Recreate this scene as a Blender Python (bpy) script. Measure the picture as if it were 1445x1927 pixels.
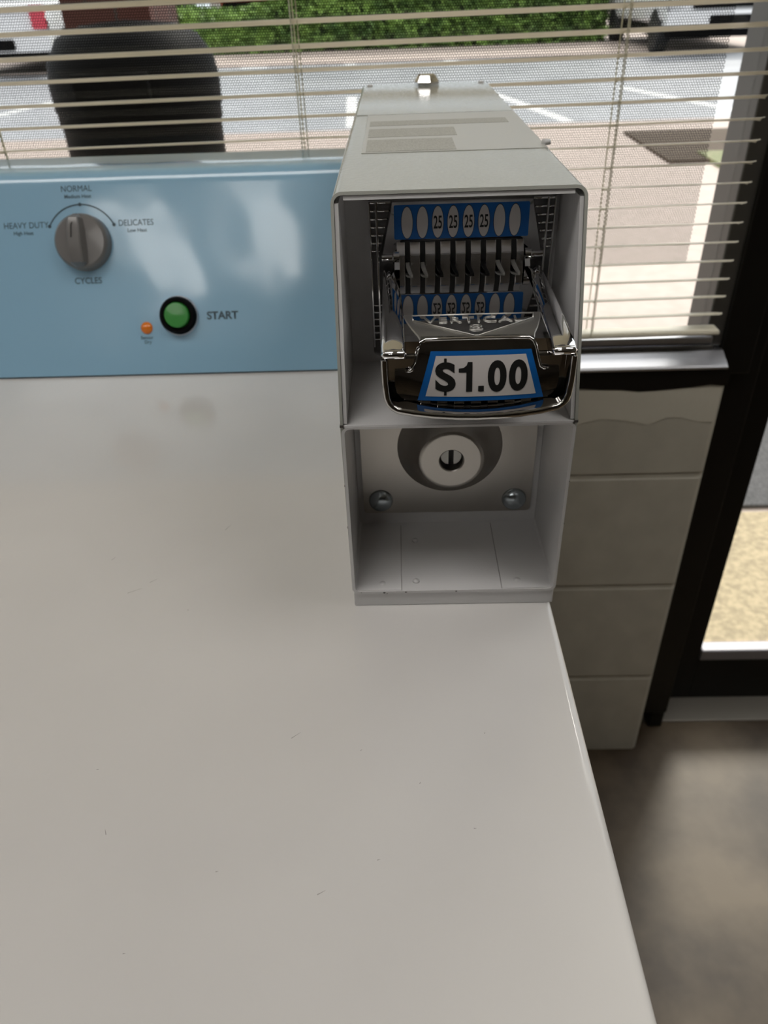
import bpy, bmesh, math, random
from mathutils import Vector, Matrix
random.seed(7)
for o in list(bpy.data.objects): bpy.data.objects.remove(o)
SC = bpy.context.scene
COL = SC.collection
pi = math.pi
# z = 0 is the worktop of the dryer, y = 0 the front of the coin meter, the window wall stands at y = 0.54
FLOOR = -0.85; GROUND = -0.87; WALL = 0.54; CEIL = 1.75

# ------------------------------------------------------------------ camera
cd = bpy.data.cameras.new('camera'); cam = bpy.data.objects.new('camera', cd); COL.objects.link(cam)
cd.sensor_fit = 'VERTICAL'; cd.sensor_height = 9.8; cd.sensor_width = 9.8
cd.lens = 1424.14 / 1927 * 9.8
right = Vector((0.99947428, 0.00891715, -0.03117127)); fwd = Vector((-0.0251741, 0.81930666, -0.57280264))
up = -fwd.cross(right).normalized(); up = right.cross(fwd).normalized()
m = Matrix((right, up, -fwd)).transposed().to_4x4()
m.translation = Vector((-0.03076135, -0.36104895, 0.32617166))
cam.matrix_world = m
cd.clip_start = 0.01; cd.clip_end = 200
cd.dof.use_dof = True; cd.dof.focus_distance = 0.375; cd.dof.aperture_fstop = 3.7
SC.camera = cam

# ------------------------------------------------------------------ daylight
w = bpy.data.worlds.new('sky'); SC.world = w; w.use_nodes = True
nt = w.node_tree; nt.nodes.clear()
tc = nt.nodes.new('ShaderNodeTexCoord'); sx = nt.nodes.new('ShaderNodeSeparateXYZ')
rp = nt.nodes.new('ShaderNodeValToRGB'); bg = nt.nodes.new('ShaderNodeBackground'); wo = nt.nodes.new('ShaderNodeOutputWorld')
nt.links.new(tc.outputs['Generated'], sx.inputs[0]); nt.links.new(sx.outputs['Z'], rp.inputs[0])
rp.color_ramp.elements[0].position = 0.0; rp.color_ramp.elements[0].color = (0.78, 0.84, 0.9, 1)
rp.color_ramp.elements[1].position = 0.5; rp.color_ramp.elements[1].color = (1.0, 1.0, 1.0, 1)
bg.inputs[1].default_value = 1.75
nt.links.new(rp.outputs[0], bg.inputs[0]); nt.links.new(bg.outputs[0], wo.inputs[0])
sl = bpy.data.lights.new('sun', 'SUN'); sl.energy = 2.6; sl.angle = math.radians(12); sl.color = (1, .95, .88)
so = bpy.data.objects.new('sun', sl); COL.objects.link(so); so.rotation_euler = (math.radians(-42), math.radians(25), 0)
LAMP = 4.8            # strength of the ceiling light diffusers
SC.view_settings.view_transform = 'Standard'; SC.view_settings.look = 'None'
SC.view_settings.exposure = 0.0; SC.view_settings.gamma = 1.0; SC.view_settings.use_curve_mapping = False
try: SC.cycles.use_denoising = True
except Exception: pass
SC.cycles.max_bounces = 8; SC.cycles.transparent_max_bounces = 12; SC.cycles.sample_clamp_indirect = 6

# ------------------------------------------------------------------ helpers
def tag(o, label=None, cat=None, group=None, kind=None):
    if label: o['label'] = label
    if cat: o['category'] = cat
    if group: o['group'] = group
    if kind: o['kind'] = kind
    return o
def empty(name, loc=(0, 0, 0), rot=(0, 0, 0), **k):
    o = bpy.data.objects.new(name, None); COL.objects.link(o); o.location = loc; o.rotation_euler = rot
    o.empty_display_size = .02
    return tag(o, **k)
def link(name, me, mat, parent=None, smooth=False, **k):
    o = bpy.data.objects.new(name, me); COL.objects.link(o)
    if mat:
        for mm in (mat if isinstance(mat, (list, tuple)) else [mat]): me.materials.append(mm)
    if parent: o.parent = parent
    if smooth:
        for p in me.polygons: p.use_smooth = True
    return tag(o, **k)
def obj(name, bm, mat, parent=None, smooth=False, auto=None, **k):
    me = bpy.data.meshes.new(name)
    bmesh.ops.recalc_face_normals(bm, faces=bm.faces)
    if auto:
        for e in bm.edges:
            if len(e.link_faces) == 2 and e.calc_face_angle(0) > math.radians(auto): e.smooth = False
        smooth = True
    bm.to_mesh(me); bm.free()
    return link(name, me, mat, parent, smooth, **k)
def box(bm, x0, x1, y0, y1, z0, z1, bev=0, seg=2):
    vs = [bm.verts.new((x, y, z)) for z in (z0, z1) for y in (y0, y1) for x in (x0, x1)]
    f = [(0, 2, 3, 1), (4, 5, 7, 6), (0, 1, 5, 4), (2, 6, 7, 3), (0, 4, 6, 2), (1, 3, 7, 5)]
    fs = [bm.faces.new([vs[i] for i in q]) for q in f]
    if bev:
        es = list({e for ff in fs for e in ff.edges})
        bmesh.ops.bevel(bm, geom=es, offset=bev, segments=seg, affect='EDGES', profile=.5)
    return vs
def B(*a, **k):
    bm = bmesh.new(); box(bm, *a, **k); return bm
def loft(bm, rings, cap=True, close=True):
    vr = [[bm.verts.new(p) for p in r] for r in rings]
    n = len(vr[0])
    for a, b in zip(vr, vr[1:]):
        for i in range(n if close else n - 1):
            j = (i + 1) % n
            bm.faces.new((a[i], a[j], b[j], b[i]))
    if cap:
        bm.faces.new(vr[0][::-1]); bm.faces.new(vr[-1])
    return vr
def lathe(bm, prof, c=(0, 0, 0), ax=(0, 0, 1), n=40, cap=True):
    """profile of (radius, height) spun about axis ax through c"""
    a = Vector(ax).normalized(); u = a.orthogonal().normalized(); v = a.cross(u); c = Vector(c)
    rings = [[c + a * h + (u * math.cos(2 * pi * i / n) + v * math.sin(2 * pi * i / n)) * max(r, 1e-5) for i in range(n)] for r, h in prof]
    loft(bm, rings, cap)
def tube(bm, pts, r, n=8, cap=True):
    pts = [Vector(p) for p in pts]; rings = []
    rr = r if isinstance(r, (list, tuple)) else [r] * len(pts)
    for i, p in enumerate(pts):
        t = (pts[min(i + 1, len(pts) - 1)] - pts[max(i - 1, 0)]).normalized()
        u = t.cross(Vector((0.013, 0.027, 1)) if abs(t.z) < .9 else Vector((1, 0.02, 0))).normalized(); v = t.cross(u)
        rings.append([p + (u * math.cos(2 * pi * k / n) + v * math.sin(2 * pi * k / n)) * rr[i] for k in range(n)])
    loft(bm, rings, cap)
def rrect(x0, x1, z0, z1, r, n=6):
    out = []
    for cx, cz, a0 in ((x1 - r, z0 + r, -pi / 2), (x1 - r, z1 - r, 0), (x0 + r, z1 - r, pi / 2), (x0 + r, z0 + r, pi)):
        for i in range(n + 1):
            a = a0 + pi / 2 * i / n; out.append((cx + r * math.cos(a), cz + r * math.sin(a)))
    return out
def prism_y(bm, poly, y0, y1):
    loft(bm, [[(x, y0, z) for x, z in poly], [(x, y1, z) for x, z in poly]])
def prism_x(bm, poly, x0, x1):
    loft(bm, [[(x0, y, z) for y, z in poly], [(x1, y, z) for y, z in poly]])
def ring_y(bm, outer, inner, y0, y1):
    """tube with wall between two outlines of the same length, along y"""
    n = len(outer)
    A = [[bm.verts.new((x, y, z)) for x, z in pl] for pl, y in ((outer, y0), (outer, y1), (inner, y1), (inner, y0))]
    for k in range(4):
        a, b = A[k], A[(k + 1) % 4]
        for i in range(n):
            j = (i + 1) % n; bm.faces.new((a[i], a[j], b[j], b[i]))

# ------------------------------------------------------------------ materials
def mat(name, col, rough=.5, metal=0, coat=0, coat_rough=.05, noise=None, bump=None, spec=.5, trans=0, emis=None):
    m = bpy.data.materials.new(name); m.use_nodes = True; nt = m.node_tree
    b = nt.nodes['Principled BSDF']
    b.inputs['Base Color'].default_value = (*col, 1); b.inputs['Roughness'].default_value = rough
    b.inputs['Metallic'].default_value = metal; b.inputs['Coat Weight'].default_value = coat
    b.inputs['Coat Roughness'].default_value = coat_rough; b.inputs['Specular IOR Level'].default_value = spec
    b.inputs['Transmission Weight'].default_value = trans
    if emis:
        b.inputs['Emission Color'].default_value = (*emis[:3], 1); b.inputs['Emission Strength'].default_value = emis[3]
    tc = nt.nodes.new('ShaderNodeTexCoord')
    if noise:   # (scale, colour2, low, high, detail)
        n = nt.nodes.new('ShaderNodeTexNoise'); n.inputs['Scale'].default_value = noise[0]; n.inputs['Detail'].default_value = noise[4] if len(noise) > 4 else 5
        r = nt.nodes.new('ShaderNodeValToRGB'); nt.links.new(tc.outputs['Object'], n.inputs['Vector']); nt.links.new(n.outputs['Fac'], r.inputs[0])
        r.color_ramp.elements[0].position = noise[2]; r.color_ramp.elements[0].color = (*col, 1)
        r.color_ramp.elements[1].position = noise[3]; r.color_ramp.elements[1].color = (*noise[1], 1)
        nt.links.new(r.outputs[0], b.inputs['Base Color'])
    if bump:    # (scale, strength, distance, detail)
        n = nt.nodes.new('ShaderNodeTexNoise'); n.inputs['Scale'].default_value = bump[0]; n.inputs['Detail'].default_value = bump[3] if len(bump) > 3 else 2
        bp = nt.nodes.new('ShaderNodeBump'); bp.inputs['Strength'].default_value = bump[1]; bp.inputs['Distance'].default_value = bump[2]
        nt.links.new(tc.outputs['Object'], n.inputs['Vector']); nt.links.new(n.outputs['Fac'], bp.inputs['Height']); nt.links.new(bp.outputs[0], b.inputs['Normal'])
        if coat: nt.links.new(bp.outputs[0], b.inputs['Coat Normal'])
    return m
M = {}
M['enamel'] = mat('white_enamel', (.70, .685, .67), .12, bump=(160, .10, .0008), noise=(9, (.67, .655, .64), .35, .75, 2))
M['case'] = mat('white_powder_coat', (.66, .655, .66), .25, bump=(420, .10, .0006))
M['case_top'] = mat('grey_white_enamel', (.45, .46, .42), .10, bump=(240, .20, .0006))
M['seam'] = mat('seam', (.18, .17, .17), .6)
M['chip'] = mat('paint_chip', (.07, .06, .055), .7)
M['blue'] = mat('light_blue_enamel', (.30, .52, .70), .2, bump=(6, .22, .02, 2), coat=1.0, coat_rough=.09)
M['chrome'] = mat('polished_chrome', (.78, .78, .79), .05, 1, bump=(120, .05, .0004))
M['barchrome'] = mat('cast_chrome', (.74, .73, .73), .2, 1, bump=(200, .2, .0006))
M['mirror'] = mat('mirror_steel', (.74, .74, .74), .03, 1, bump=(60, .02, .0003))
M['satin'] = mat('cast_satin_chrome', (.58, .57, .55), .36, 1, bump=(1500, .25, .0004))
M['dchrome'] = mat('dark_chrome', (.50, .49, .48), .07, 1, bump=(90, .08, .0008))
M['steel'] = mat('brushed_steel', (.56, .53, .49), .34, 1, noise=(12, (.50, .48, .45), .3, .7, 3))
M['zinc'] = mat('zinc_bolt', (.50, .56, .60), .22, 1)
M['brass'] = mat('brass', (.55, .33, .08), .3, 1)
M['black'] = mat('black', (.012, .012, .012), .5)
M['label_blue'] = mat('blue_label', (.005, .12, .42), .35)
M['label_white'] = mat('white_label', (.62, .59, .58), .35)
M['ink'] = mat('black_ink', (.01, .01, .01), .4)
M['print'] = mat('grey_print', (.05, .085, .11), .4)
M['knob'] = mat('grey_plastic', (.165, .158, .155), .28, coat=.3)
M['green'] = mat('green_button', (.03, .26, .035), .35, coat=.3)
M['amber'] = mat('amber_lens', (.62, .16, .01), .2, coat=.5, emis=(.6, .15, .01, .15))
M['label_silver'] = mat('silver_label', (.60, .60, .57), .30, .3)
M['fineprint'] = mat('fine_print', (.36, .36, .32), .45, noise=(900, (.50, .50, .46), .35, .6, 2))
M['slat'] = mat('cream_slat', (.72, .68, .56), .38)
M['cord'] = mat('cord', (.52, .50, .38), .8)
M['alu'] = mat('aluminium', (.66, .67, .72), .36, 1)
M['frame'] = mat('black_paint', (.006, .005, .004), .45, bump=(60, .2, .002), spec=.25)
M['bronze'] = mat('bronze_frame', (.06, .057, .052), .4)
M['wall'] = mat('cream_wall', (.38, .35, .29), .6)
M['ceil'] = mat('ceiling_tile', (.62, .61, .58), .9)
M['floor'] = mat('stained_concrete', (.042, .026, .013), .5, noise=(5, (.17, .13, .085), .38, .68, 6), bump=(40, .1, .002))
M['walk'] = mat('pinkish_concrete', (.60, .49, .44), .8, noise=(14, (.50, .42, .37), .3, .7, 5))
M['aggregate'] = mat('tan_aggregate', (.58, .47, .30), .8, noise=(70, (.38, .31, .20), .35, .65, 6))
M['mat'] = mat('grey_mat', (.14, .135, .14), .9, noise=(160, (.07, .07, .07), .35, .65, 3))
M['asphalt'] = mat('wet_asphalt', (.36, .37, .40), .35, noise=(1.3, (.48, .49, .52), .3, .7, 5))
M['line'] = mat('line_paint', (.95, .95, .95), .5)
M['leaf'] = mat('hedge_leaf', (.07, .14, .03), .6, noise=(3, (.26, .42, .09), .35, .65, 4))
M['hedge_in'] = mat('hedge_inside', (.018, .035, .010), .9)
M['grass'] = mat('grass', (.13, .17, .06), .8, noise=(30, (.27, .25, .14), .3, .7, 4))
M['walk_shadow'] = mat('walk_shadow', (.055, .04, .03), .9, noise=(60, (.12, .08, .05), .3, .7, 4))  # mottled dark brown, shade on the sidewalk put into the colour
M['car_white'] = mat('white_car_paint', (.80, .80, .82), .25, coat=.6)
M['car_red'] = mat('orange_red_car_paint', (.75, .12, .04), .3, coat=.6)
M['rubber'] = mat('rubber', (.012, .012, .013), .6)
M['red_lens'] = mat('red_lens', (.55, .05, .08), .2)
M['carglass'] = mat('car_glass', (.02, .025, .03), .08)
M['bin'] = mat('black_bin', (.004, .004, .0045), .55, spec=.06)
def block_mat():
    m = mat('painted_block', (.47, .445, .37), .5); nt = m.node_tree; b = nt.nodes['Principled BSDF']
    tc = nt.nodes.new('ShaderNodeTexCoord'); mp = nt.nodes.new('ShaderNodeMapping'); mp.inputs['Rotation'].default_value = (pi / 2, 0, 0)
    mp.inputs['Location'].default_value = (0, .252, 0)
    mp.vector_type = 'POINT'
    s = nt.nodes.new('ShaderNodeSeparateXYZ'); c = nt.nodes.new('ShaderNodeCombineXYZ'); ad = nt.nodes.new('ShaderNodeMath'); ad.operation = 'ADD'; ad.inputs[1].default_value = .252 + .2035 * 8
    nt.links.new(tc.outputs['Object'], s.inputs[0]); nt.links.new(s.outputs['X'], c.inputs[0]); nt.links.new(s.outputs['Z'], ad.inputs[0]); nt.links.new(ad.outputs[0], c.inputs[1])
    br = nt.nodes.new('ShaderNodeTexBrick'); nt.links.new(c.outputs[0], br.inputs['Vector'])
    br.inputs['Scale'].default_value = 1; br.inputs['Brick Width'].default_value = .84; br.inputs['Row Height'].default_value = .2035
    br.inputs['Mortar Size'].default_value = .006; br.inputs['Mortar Smooth'].default_value = .6
    n = nt.nodes.new('ShaderNodeTexNoise'); n.inputs['Scale'].default_value = 22; n.inputs['Detail'].default_value = 5
    nt.links.new(tc.outputs['Object'], n.inputs['Vector'])
    mu = nt.nodes.new('ShaderNodeMath'); mu.operation = 'MULTIPLY_ADD'; mu.inputs[1].default_value = -1.0
    nt.links.new(br.outputs['Fac'], mu.inputs[0]); m2 = nt.nodes.new('ShaderNodeMath'); m2.operation = 'MULTIPLY'; m2.inputs[1].default_value = .5
    nt.links.new(n.outputs['Fac'], m2.inputs[0]); nt.links.new(m2.outputs[0], mu.inputs[2])
    bp = nt.nodes.new('ShaderNodeBump'); bp.inputs['Strength'].default_value = .6; bp.inputs['Distance'].default_value = .006
    nt.links.new(mu.outputs[0], bp.inputs['Height']); nt.links.new(bp.outputs[0], b.inputs['Normal'])
    r = nt.nodes.new('ShaderNodeValToRGB'); nt.links.new(n.outputs['Fac'], r.inputs[0])
    r.color_ramp.elements[0].position = .3; r.color_ramp.elements[0].color = (.40, .375, .315, 1)
    r.color_ramp.elements[1].position = .7; r.color_ramp.elements[1].color = (.46, .435, .365, 1)
    nt.links.new(r.outputs[0], b.inputs['Base Color'])
    return m
M['block'] = block_mat()
def brick_mat():
    m = mat('dark_red_brick', (.16, .05, .035), .7); nt = m.node_tree; b = nt.nodes['Principled BSDF']
    tc = nt.nodes.new('ShaderNodeTexCoord'); s = nt.nodes.new('ShaderNodeSeparateXYZ'); c = nt.nodes.new('ShaderNodeCombineXYZ')
    ad = nt.nodes.new('ShaderNodeMath'); ad.operation = 'ADD'
    nt.links.new(tc.outputs['Object'], s.inputs[0]); nt.links.new(s.outputs['X'], ad.inputs[0]); nt.links.new(s.outputs['Y'], ad.inputs[1])
    nt.links.new(ad.outputs[0], c.inputs[0]); nt.links.new(s.outputs['Z'], c.inputs[1])
    br = nt.nodes.new('ShaderNodeTexBrick'); nt.links.new(c.outputs[0], br.inputs['Vector'])
    br.inputs['Scale'].default_value = 1; br.inputs['Brick Width'].default_value = .2; br.inputs['Row Height'].default_value = .075; br.inputs['Mortar Size'].default_value = .005
    br.inputs['Color1'].default_value = (.11, .032, .022, 1); br.inputs['Color2'].default_value = (.06, .022, .016, 1); br.inputs['Mortar'].default_value = (.06, .05, .045, 1)
    nt.links.new(br.outputs['Color'], b.inputs['Base Color'])
    return m
M['brick'] = brick_mat()
def film_mat(pitch=.0028, r=.40):
    """black perforated window film: staggered round holes"""
    m = bpy.data.materials.new('perforated_film'); m.use_nodes = True; nt = m.node_tree; nt.nodes.clear()
    N = nt.nodes.new; L = nt.links.new
    tc = N('ShaderNodeTexCoord'); s = N('ShaderNodeSeparateXYZ'); L(tc.outputs['Object'], s.inputs[0])
    def mt(op, a, b=None):
        n = N('ShaderNodeMath'); n.operation = op
        for i, v in enumerate((a, b)):
            if v is None: continue
            if isinstance(v, (int, float)): n.inputs[i].default_value = v
            else: L(v, n.inputs[i])
        return n.outputs[0]
    u = mt('DIVIDE', s.outputs['X'], pitch); v = mt('DIVIDE', s.outputs['Z'], pitch)
    ds = []
    for off in (0.0, 0.5):
        fu = mt('SUBTRACT', mt('FRACT', mt('ADD', u, 1000 + off)), .5)
        fv = mt('MULTIPLY', mt('SUBTRACT', mt('FRACT', mt('ADD', mt('DIVIDE', v, 1.732), 1000 + off)), .5), 1.732)
        ds.append(mt('SQRT', mt('ADD', mt('MULTIPLY', fu, fu), mt('MULTIPLY', fv, fv))))
    hole = mt('LESS_THAN', mt('MINIMUM', ds[0], ds[1]), r)
    d = N('ShaderNodeBsdfDiffuse'); d.inputs[0].default_value = (.012, .012, .012, 1)
    t = N('ShaderNodeBsdfTransparent'); mx = N('ShaderNodeMixShader'); o = N('ShaderNodeOutputMaterial')
    L(hole, mx.inputs[0]); L(d.outputs[0], mx.inputs[1]); L(t.outputs[0], mx.inputs[2]); L(mx.outputs[0], o.inputs[0])
    return m
M['film'] = film_mat()
def pane_mat():
    m = bpy.data.materials.new('window_glass'); m.use_nodes = True; nt = m.node_tree; nt.nodes.clear()
    N = nt.nodes.new; L = nt.links.new
    f = N('ShaderNodeFresnel'); f.inputs[0].default_value = 1.45
    g = N('ShaderNodeBsdfGlossy'); g.inputs['Roughness'].default_value = .0
    t = N('ShaderNodeBsdfTransparent'); t.inputs[0].default_value = (.97, .98, .97, 1)
    mx = N('ShaderNodeMixShader'); o = N('ShaderNodeOutputMaterial')
    ge = N('ShaderNodeNewGeometry'); mm = N('ShaderNodeMath'); mm.operation = 'MULTIPLY_ADD'; mm.inputs[1].default_value = -1; mm.inputs[2].default_value = 1; L(ge.outputs['Backfacing'], mm.inputs[0]); m3 = N('ShaderNodeMath'); m3.operation = 'MULTIPLY'; L(mm.outputs[0], m3.inputs[0]); L(f.outputs[0], m3.inputs[1])
    L(m3.outputs[0], mx.inputs[0]); L(t.outputs[0], mx.inputs[1]); L(g.outputs[0], mx.inputs[2]); L(mx.outputs[0], o.inputs[0])
    return m
M['pane'] = pane_mat()
M['lamp'] = mat('lamp_diffuser', (.9, .9, .9), .5, emis=(1, .965, .92, LAMP))

def text(name, s, size, origin, ax, upv, material, parent=None, sx=1.0, bold=0.0, depth=.00012, align='CENTER', mirror=False, spacing=1.0, bend=None, width=None, solid=0, **k):
    """flat lettering lying on a surface; origin is the centre of the word, ax the reading direction; size is the cap height"""
    cu = bpy.data.curves.new(name, 'FONT'); cu.body = s; cu.size = 1; cu.align_x = 'CENTER'; cu.align_y = 'CENTER'
    cu.space_character = spacing; cu.resolution_u = 6
    if solid: cu.extrude = solid / size * .73 * .5; cu.bevel_depth = solid / size * .73 * .5; cu.bevel_resolution = 1; cu.offset = -solid / size * .3
    if bold: cu.offset = bold
    to = bpy.data.objects.new('tmp', cu); COL.objects.link(to)
    dg = bpy.context.evaluated_depsgraph_get(); dg.update()
    me = bpy.data.meshes.new_from_object(to.evaluated_get(dg)); bpy.data.objects.remove(to)
    ys = [v.co.y for v in me.vertices]; xs = [v.co.x for v in me.vertices]
    cy = (max(ys) + min(ys)) / 2; cx = (max(xs) + min(xs)) / 2
    sc = size / .73
    if width: sx = width / ((max(xs) - min(xs)) * sc)
    ax = Vector(ax).normalized(); upv = Vector(upv).normalized(); nn = ax.cross(upv)
    org = Vector(origin)
    bm = bmesh.new(); bm.from_mesh(me); bpy.data.meshes.remove(me)
    for v in bm.verts:
        x = (v.co.x - cx) * sc * sx; y = (v.co.y - cy) * sc
        v.co = org + ax * x + upv * y + nn * (depth + v.co.z * sc)
    if bend:
        bmesh.ops.triangulate(bm, faces=bm.faces)
        for _ in range(2): bmesh.ops.subdivide_edges(bm, edges=[e for e in bm.edges if e.calc_length() > .0012], cuts=2)
        bmesh.ops.triangulate(bm, faces=bm.faces)
        for v in bm.verts: v.co = bend(v.co)
    return obj(name, bm, material, parent, **k)

# ------------------------------------------------------------------ the room
def S(name, bm, m, **k): return obj(name, bm, m, kind='structure', **k)
S('floor', B(-4, 3.5, -7, WALL + .14, FLOOR - .1, FLOOR), M['floor'])
S('ceiling', B(-4.1, 3.6, -7.1, WALL + .15, CEIL, CEIL + .1), M['ceil'])
S('wall_left', B(-4.1, -4, -7, WALL + .15, FLOOR, CEIL), M['wall'])
S('wall_right', B(3.5, 3.6, -7, WALL + .15, FLOOR, CEIL), M['wall'])
S('wall_back', B(-4.1, 3.6, -7.1, -7, FLOOR, CEIL), mat('brown_wall', (.16, .13, .10), .6))
def front_wall():
    bm = bmesh.new()
    # block wall under the window, its right end returns to the door jamb
    z1 = -.112
    poly = [(-4, WALL), (.384, WALL), (.390, WALL + .004), (.394, WALL + .012), (.415, WALL + .06), (.415, WALL + .14), (-4, WALL + .14)]
    loft(bm, [[(x, y, FLOOR) for x, y in poly], [(x, y, z1) for x, y in poly]])
    return bm
S('wall_front', front_wall(), M['block'])
bm = bmesh.new()
box(bm, -4, 3.5, WALL, WALL + .14, 1.25, CEIL); box(bm, 1.55, 3.5, WALL + .01, WALL + .14, FLOOR, 1.25); box(bm, -4, -3.0, WALL, WALL + .14, z1 if False else -.112, 1.25)
S('wall_header', bm, M['wall'])
# ragged edge of the black paint below the sill
def ragged():
    bm = bmesh.new(); n = 150; x0, x1 = -3.0, .392
    lo = []
    for i in range(n + 1):
        x = x0 + (x1 - x0) * i / n
        lo.append((x, -.1150 - .0045 * random.random() + .004 * math.sin(x * 37)))
    for y in (WALL - .0015,):
        a = [bm.verts.new((x, y, z)) for x, z in lo]; b = [bm.verts.new((x, y, -.084)) for x, z in lo]
        c = [bm.verts.new((x, WALL + .05, z)) for x, z in lo]
        for i in range(n):
            bm.faces.new((a[i], a[i + 1], b[i + 1], b[i])); bm.faces.new((a[i], c[i], c[i + 1], a[i + 1]))
    return bm
S('trim_1', ragged(), M['frame'])
# lighter smeared paint band along the top course
def smear():
    bm = bmesh.new(); n = 60; x0, x1 = -.9, .386
    a = []; b = []
    for i in range(n + 1):
        x = x0 + (x1 - x0) * i / n
        a.append(bm.verts.new((x, WALL - .0008, -.117))); b.append(bm.verts.new((x, WALL - .0008, -.158 - .010 * random.random() + .006 * math.sin(x * 60))))
    for i in range(n): bm.faces.new((a[i], b[i], b[i + 1], a[i + 1]))
    return bm
S('trim_2', smear(), mat('fresh_cream_paint', (.54, .51, .43), .55, bump=(70, .4, .003, 4)))
# window: aluminium sill, bronze frame, glass
bm = bmesh.new()
prism_x(bm, [(WALL - .006, -.089), (WALL - .006, -.0865), (WALL - .003, -.0845), (.560, -.0745), (.60, -.0735), (.60, -.089)], -3.0, .385)
box(bm, -3.0, .372, .566, .60, -.0700, -.0580, bev=.0025)
S('trim_3', bm, M['alu'])
bm = bmesh.new(); box(bm, -3.0, .372, .5605, .5655, -.0745, -.0685, bev=.001)
S('trim_4', bm, M['bronze'])
w1 = S('window_1', B(-3.0, .363, .588, .593, -.058, 1.25), M['pane'])
bm = bmesh.new()
box(bm, .363, .395, .570, .64, -.073, 1.25, bev=.002)
box(bm, -3.06, -3.0, .570, .64, -.060, 1.25, bev=.002); box(bm, -3.0, .363, .570, .64, 1.2, 1.25, bev=.002)
obj('window_frame', bm, M['bronze'], w1)
# perforated film on the glass
bm = bmesh.new(); vs = [bm.verts.new(p) for p in ((-2.9, .5868, .0305), (.3255, .5868, .0305), (.3255, .5868, 1.2), (-2.9, .5868, 1.2))]; bm.faces.new(vs)
obj('window_film', bm, M['film'], label='black perforated see-through film stuck on the window glass behind the blind', cat='window film')
# door: black jamb, stile, rail, glass
bm = bmesh.new()
box(bm, .4257, .452, .589, .70, FLOOR, 1.30, bev=.003)
box(bm, .394, .45, .580, .66, -.80, 1.30, bev=.003)
box(bm, .384, .43, .566, .62, -.112, 1.30, bev=.003)
box(bm, 1.50, 1.56, .589, .70, FLOOR, 1.30, bev=.003); box(bm, .42, 1.56, .589, .70, 1.24, 1.30, bev=.003)
S('trim_5', bm, M['frame'])
d1 = S('door_1', None or (lambda b: (box(b, .452, .521, .655, .70, FLOOR + .006, 1.24, bev=.002), box(b, 1.43, 1.50, .655, .70, FLOOR + .006, 1.24, bev=.002), box(b, .52, 1.43, .655, .70, FLOOR + .006, -.738, bev=.002), box(b, .52, 1.43, .655, .70, 1.14, 1.24, bev=.002), b)[-1])(bmesh.new()), M['frame'])
obj('door_glass', B(.52, 1.43, .678, .683, -.71, 1.14), M['pane'], d1)
obj('glazing_strip', B(.521, 1.43, .650, .676, -.737, -.712, bev=.003), mat('dull_aluminium', (.30, .29, .31), .5, .6), d1, label='silver strip along the bottom of the door glass')
S('trim_6', B(.452, 1.50, .600, .720, FLOOR - .01, FLOOR + .004, bev=.002), mat('worn_threshold', (.26, .24, .21), .5, .3))
# ceiling lights (behind and above the camera)
for i, (lx, ly) in enumerate(((-2.6, -.35), (-.75, -.35), (1.1, -.35), (-1.22, -2.25), (-.62, -2.05))):
    t = empty('ceiling_light', (lx, ly, CEIL - .04), (0, 0, 0 if ly > -1 else pi / 2), label='recessed fluorescent ceiling light with a white diffuser above the machines', cat='ceiling light', group='fluorescent lights in the laundry ceiling')
    LW, LH = (.58, .28) if ly > -1 else (.40, .13)
    bm = bmesh.new(); ring_y(bm, rrect(-LW - .04, LW + .04, -LH - .04, LH + .04, .01, 2), rrect(-LW, LW, -LH, LH, .01, 2), 0, .04)
    bmesh.ops.rotate(bm, verts=bm.verts, cent=(0, 0, 0), matrix=Matrix.Rotation(pi / 2, 3, 'X'))
    bmesh.ops.translate(bm, verts=bm.verts, vec=(0, 0, .038))
    obj('light_frame', bm, M['ceil'], t)
    obj('diffuser', B(-LW, LW, -LH, LH, .012, .018), M['lamp'], t)

# ------------------------------------------------------------------ outside
bm = bmesh.new(); box(bm, -30, 30, WALL + .14, 8.05, GROUND - .2, GROUND)
S('sidewalk', bm, M['walk'])
S('entrance_paving', B(.45, 2.2, .72, 1.31, GROUND - .02, GROUND + .004), M['aggregate'])
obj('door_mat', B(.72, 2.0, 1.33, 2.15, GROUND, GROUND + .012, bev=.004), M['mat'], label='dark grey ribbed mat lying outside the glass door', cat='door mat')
S('parking_lot', B(-40, 40, 8.05, 16.1, GROUND - .2, GROUND - .03), M['asphalt'])
S('far_sidewalk', B(-40, 40, 16.1, 40, GROUND - .2, GROUND + .0), M['walk'])
def stripe(x0, y0, x1, y1, wd, label):
    bm = bmesh.new(); d = Vector((x1 - x0, y1 - y0, 0)).normalized(); n = Vector((-d.y, d.x, 0)) * wd / 2
    zz = GROUND - .03; a = Vector((x0, y0, zz)); b = Vector((x1, y1, zz))
    lo = [a - n, b - n, b + n, a + n]
    loft(bm, [lo, [p + Vector((0, 0, .004)) for p in lo]])
    obj('parking_line', bm, M['line'], label=label, cat='parking line', group='white lines on the parking lot')
stripe(1.20, 11.1, 1.75, 8.3, .13, 'white parking line just right of the coin meter top')
stripe(2.95, 11.0, 3.75, 8.1, .13, 'white parking line toward the right edge of the window')
stripe(-5.1, 10.0, -4.8, 11.6, .13, 'white parking line on the left, beside the trash can')
stripe(-.60, 11.0, -.48, 8.4, .13, 'white strip painted for the bright glow directly behind the left edge of the meter')  # no real line: white strip stands in for a bright edge glow
stripe(-2.9, 16.0, -2.4, 16.05, .25, 'short white paint dash at the far kerb, left of three')
stripe(-.95, 16.0, -.75, 16.05, .3, 'short white paint dash at the far kerb, middle of three')
stripe(.9, 16.0, 1.15, 16.05, .3, 'short white paint dash at the far kerb, right of three')
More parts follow.
